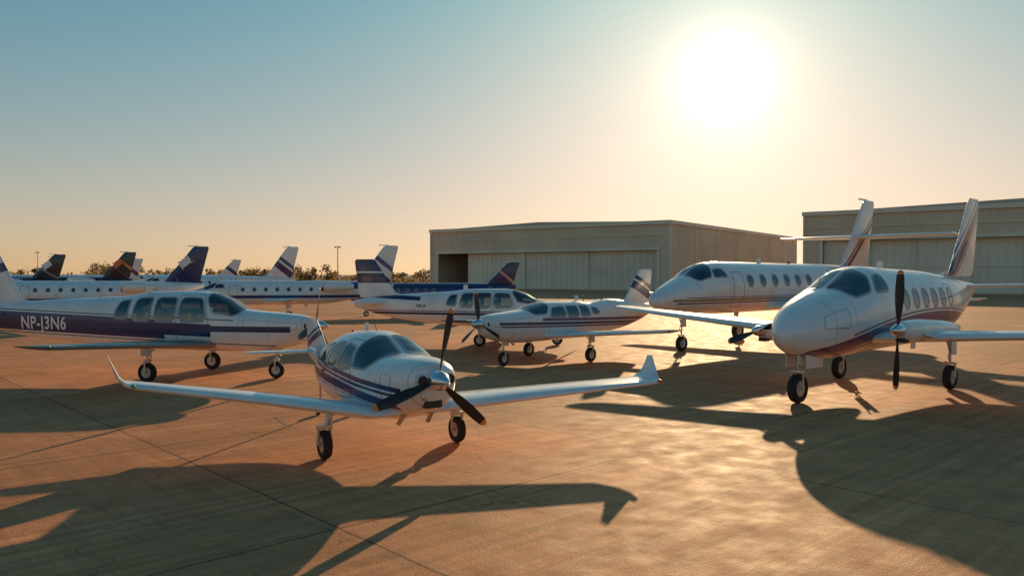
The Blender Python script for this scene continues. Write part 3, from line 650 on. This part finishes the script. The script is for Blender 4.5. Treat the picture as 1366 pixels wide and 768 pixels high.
# ================================================================== TREELINE + LAMP POSTS
def treeline():
    m_leaf=bpy.data.materials.new('tree_foliage'); m_leaf.use_nodes=True; nt=m_leaf.node_tree; nt.nodes.clear(); N=nt.nodes.new; L=nt.links.new
    o=N('ShaderNodeOutputMaterial'); tc=N('ShaderNodeTexCoord'); nz=N('ShaderNodeTexNoise'); nz.inputs['Scale'].default_value=.35; L(tc.outputs['Object'],nz.inputs['Vector'])
    cr=N('ShaderNodeValToRGB'); cr.color_ramp.elements[0].position=.35; cr.color_ramp.elements[0].color=(.12,.085,.04,1); cr.color_ramp.elements[1].position=.65; cr.color_ramp.elements[1].color=(.30,.20,.10,1); L(nz.outputs[0],cr.inputs[0])
    df=N('ShaderNodeBsdfDiffuse'); tr=N('ShaderNodeBsdfTranslucent'); mx=N('ShaderNodeMixShader'); mx.inputs[0].default_value=.55
    L(cr.outputs[0],df.inputs[0]); L(cr.outputs[0],tr.inputs[0]); L(df.outputs[0],mx.inputs[1]); L(tr.outputs[0],mx.inputs[2]); L(mx.outputs[0],o.inputs[0])
    m_tr=mk('tree_bark',(.14,.10,.07),.9)
    b=Bld([m_leaf,m_tr]); bm=b.bm
    x=-330
    while x<60:
        y=265+random.uniform(-25,60); H=random.choice([4,4.5,5,5.5,6,7])*random.uniform(.8,1.15); w=H*random.uniform(.35,.7)
        b.tube((x,y,0),(x+random.uniform(-.4,.4),y,H*.6),.25,.1,1,6)
        cl=[(x+random.uniform(-w,w)*.8,y+random.uniform(-w,w)*.8,H*random.uniform(.35,.85),H*random.uniform(.14,.26)) for _ in range(7)]
        for c in cl: b.tube((x,y,H*.3),c[:3],.09,.03,1,4)
        for k in range(170):
            c=random.choice(cl); r=c[3]; d=Vector((random.gauss(0,1),random.gauss(0,1),random.gauss(0,.8))).normalized()*r*random.uniform(.5,1.15)
            p=Vector(c[:3])+d; s=random.uniform(.22,.5); a=Vector((random.gauss(0,1),random.gauss(0,1),random.gauss(0,1))).normalized(); u=a.orthogonal().normalized()*s; v=a.cross(u)*.8
            b.face([bm.verts.new(q) for q in (p-u,p-v*.7,p+u,p+v)],0)
        x+=random.uniform(1.2,4.5)
    for k in range(12000):
        p=Vector((random.uniform(-340,70),250+random.uniform(-8,60),abs(random.gauss(0,1.3))+.1)); s=random.uniform(.3,.6)
        a=Vector((random.gauss(0,1),random.gauss(0,1),random.gauss(0,1))).normalized(); u=a.orthogonal().normalized()*s; v=a.cross(u)
        b.face([bm.verts.new(q) for q in (p-u,p-v*.7,p+u,p+v)],0)
    b.done('treeline',None,smooth=False,recalc=False)
treeline()
def lamp(x,y,h):
    e=bpy.data.objects.new('lamp_post',None); scene.collection.objects.link(e); e.location=(x,y,0)
    b=Bld([mk('galvanised',(.3,.3,.3),.5,.5),m_dark]); b.tube((0,0,0),(0,0,h),.12,.07); b.box((0,0,h),(1.0,.1,.1)); b.box((-.4,-.1,h-.1),(.4,.35,.2),1); b.box((.4,-.1,h-.1),(.4,.35,.2),1); b.box((0,0,.25),(.5,.5,.5)); b.done('pole_and_heads',e)
lamp(-32.8,150,8.2); lamp(-128,215,9)

# ================================================================== SKY / SUN / CAMERA
EL=13.3; AZ=14.9
sd=Vector((math.sin(D2R(AZ))*math.cos(D2R(EL)),math.cos(D2R(AZ))*math.cos(D2R(EL)),math.sin(D2R(EL))))
w=bpy.data.worlds.new('World'); scene.world=w; w.use_nodes=True; nt=w.node_tree; nt.nodes.clear(); N=nt.nodes.new; L=nt.links.new
out=N('ShaderNodeOutputWorld'); bg=N('ShaderNodeBackground'); sky=N('ShaderNodeTexSky'); sky.sky_type='NISHITA'; sky.sun_disc=False
sky.sun_elevation=D2R(EL); sky.sun_rotation=D2R(AZ); sky.air_density=1.0; sky.dust_density=.45; sky.ozone_density=2.5
tc=N('ShaderNodeTexCoord'); nv=N('ShaderNodeVectorMath'); nv.operation='NORMALIZE'; L(tc.outputs['Generated'],nv.inputs[0])
def VM(op,a,b):
    n=N('ShaderNodeVectorMath'); n.operation=op
    for i,v in enumerate((a,b)):
        if isinstance(v,tuple): n.inputs[i].default_value=v
        else: L(v,n.inputs[i])
    return n
def MM(op,a,b):
    n=N('ShaderNodeMath'); n.operation=op
    for i,v in enumerate((a,b)):
        if isinstance(v,(int,float)): n.inputs[i].default_value=v
        else: L(v,n.inputs[i])
    return n.outputs[0]
sz=N('ShaderNodeSeparateXYZ'); L(nv.outputs[0],sz.inputs[0])
rp=N('ShaderNodeValToRGB'); L(MM('MAXIMUM',sz.outputs[2],0.0),rp.inputs[0])
el=rp.color_ramp.elements; el[0].position=0; el[0].color=(1.3,.86,.66,1); el[1].position=.36; el[1].color=(.36,.86,.98,1)
q=el.new(.06); q.color=(1.12,.88,.72,1)
q=el.new(.15); q.color=(.85,.88,.84,1)
S=VM('MULTIPLY',sky.outputs[0],rp.outputs[0]).outputs[0]
S=VM('MULTIPLY',S,(.165,.165,.165)).outputs[0]
LIM=(1.25,1.0,.82)
S=VM('DIVIDE',VM('MULTIPLY',S,LIM).outputs[0],VM('ADD',S,LIM).outputs[0]).outputs[0]
L(S,bg.inputs[0]); bg.inputs[1].default_value=1.0
dt=N('ShaderNodeVectorMath'); dt.operation='DOT_PRODUCT'; L(nv.outputs[0],dt.inputs[0]); dt.inputs[1].default_value=sd
c=MM('MAXIMUM',dt.outputs['Value'],0.0)
g=MM('ADD',MM('MULTIPLY',MM('POWER',c,900.0),.9),MM('ADD',MM('MULTIPLY',MM('POWER',c,170.0),.28),MM('ADD',MM('MULTIPLY',MM('POWER',c,35.0),.14),MM('MULTIPLY',MM('POWER',c,8.0),.08))))
b2=N('ShaderNodeBackground'); b2.inputs[0].default_value=(1,.84,.62,1); L(g,b2.inputs[1])
ad=N('ShaderNodeAddShader'); L(bg.outputs[0],ad.inputs[0]); L(b2.outputs[0],ad.inputs[1]); L(ad.outputs[0],out.inputs[0])
sun=bpy.data.lights.new('sun','SUN'); sun.energy=5; sun.angle=D2R(.5); sun.color=(1,.70,.38)
so=bpy.data.objects.new('sun',sun); scene.collection.objects.link(so); so.rotation_euler=sd.to_track_quat('Z','Y').to_euler()
cam=bpy.data.cameras.new('camera'); cam.lens=28; cam.sensor_width=36; cam.clip_end=9000; cam.clip_start=.1
co=bpy.data.objects.new('camera',cam); scene.collection.objects.link(co); co.location=(0,0,3.0); co.rotation_euler=(D2R(90-.97),0,0); scene.camera=co
scene.view_settings.view_transform='Standard'; scene.view_settings.look='None'; scene.view_settings.exposure=0
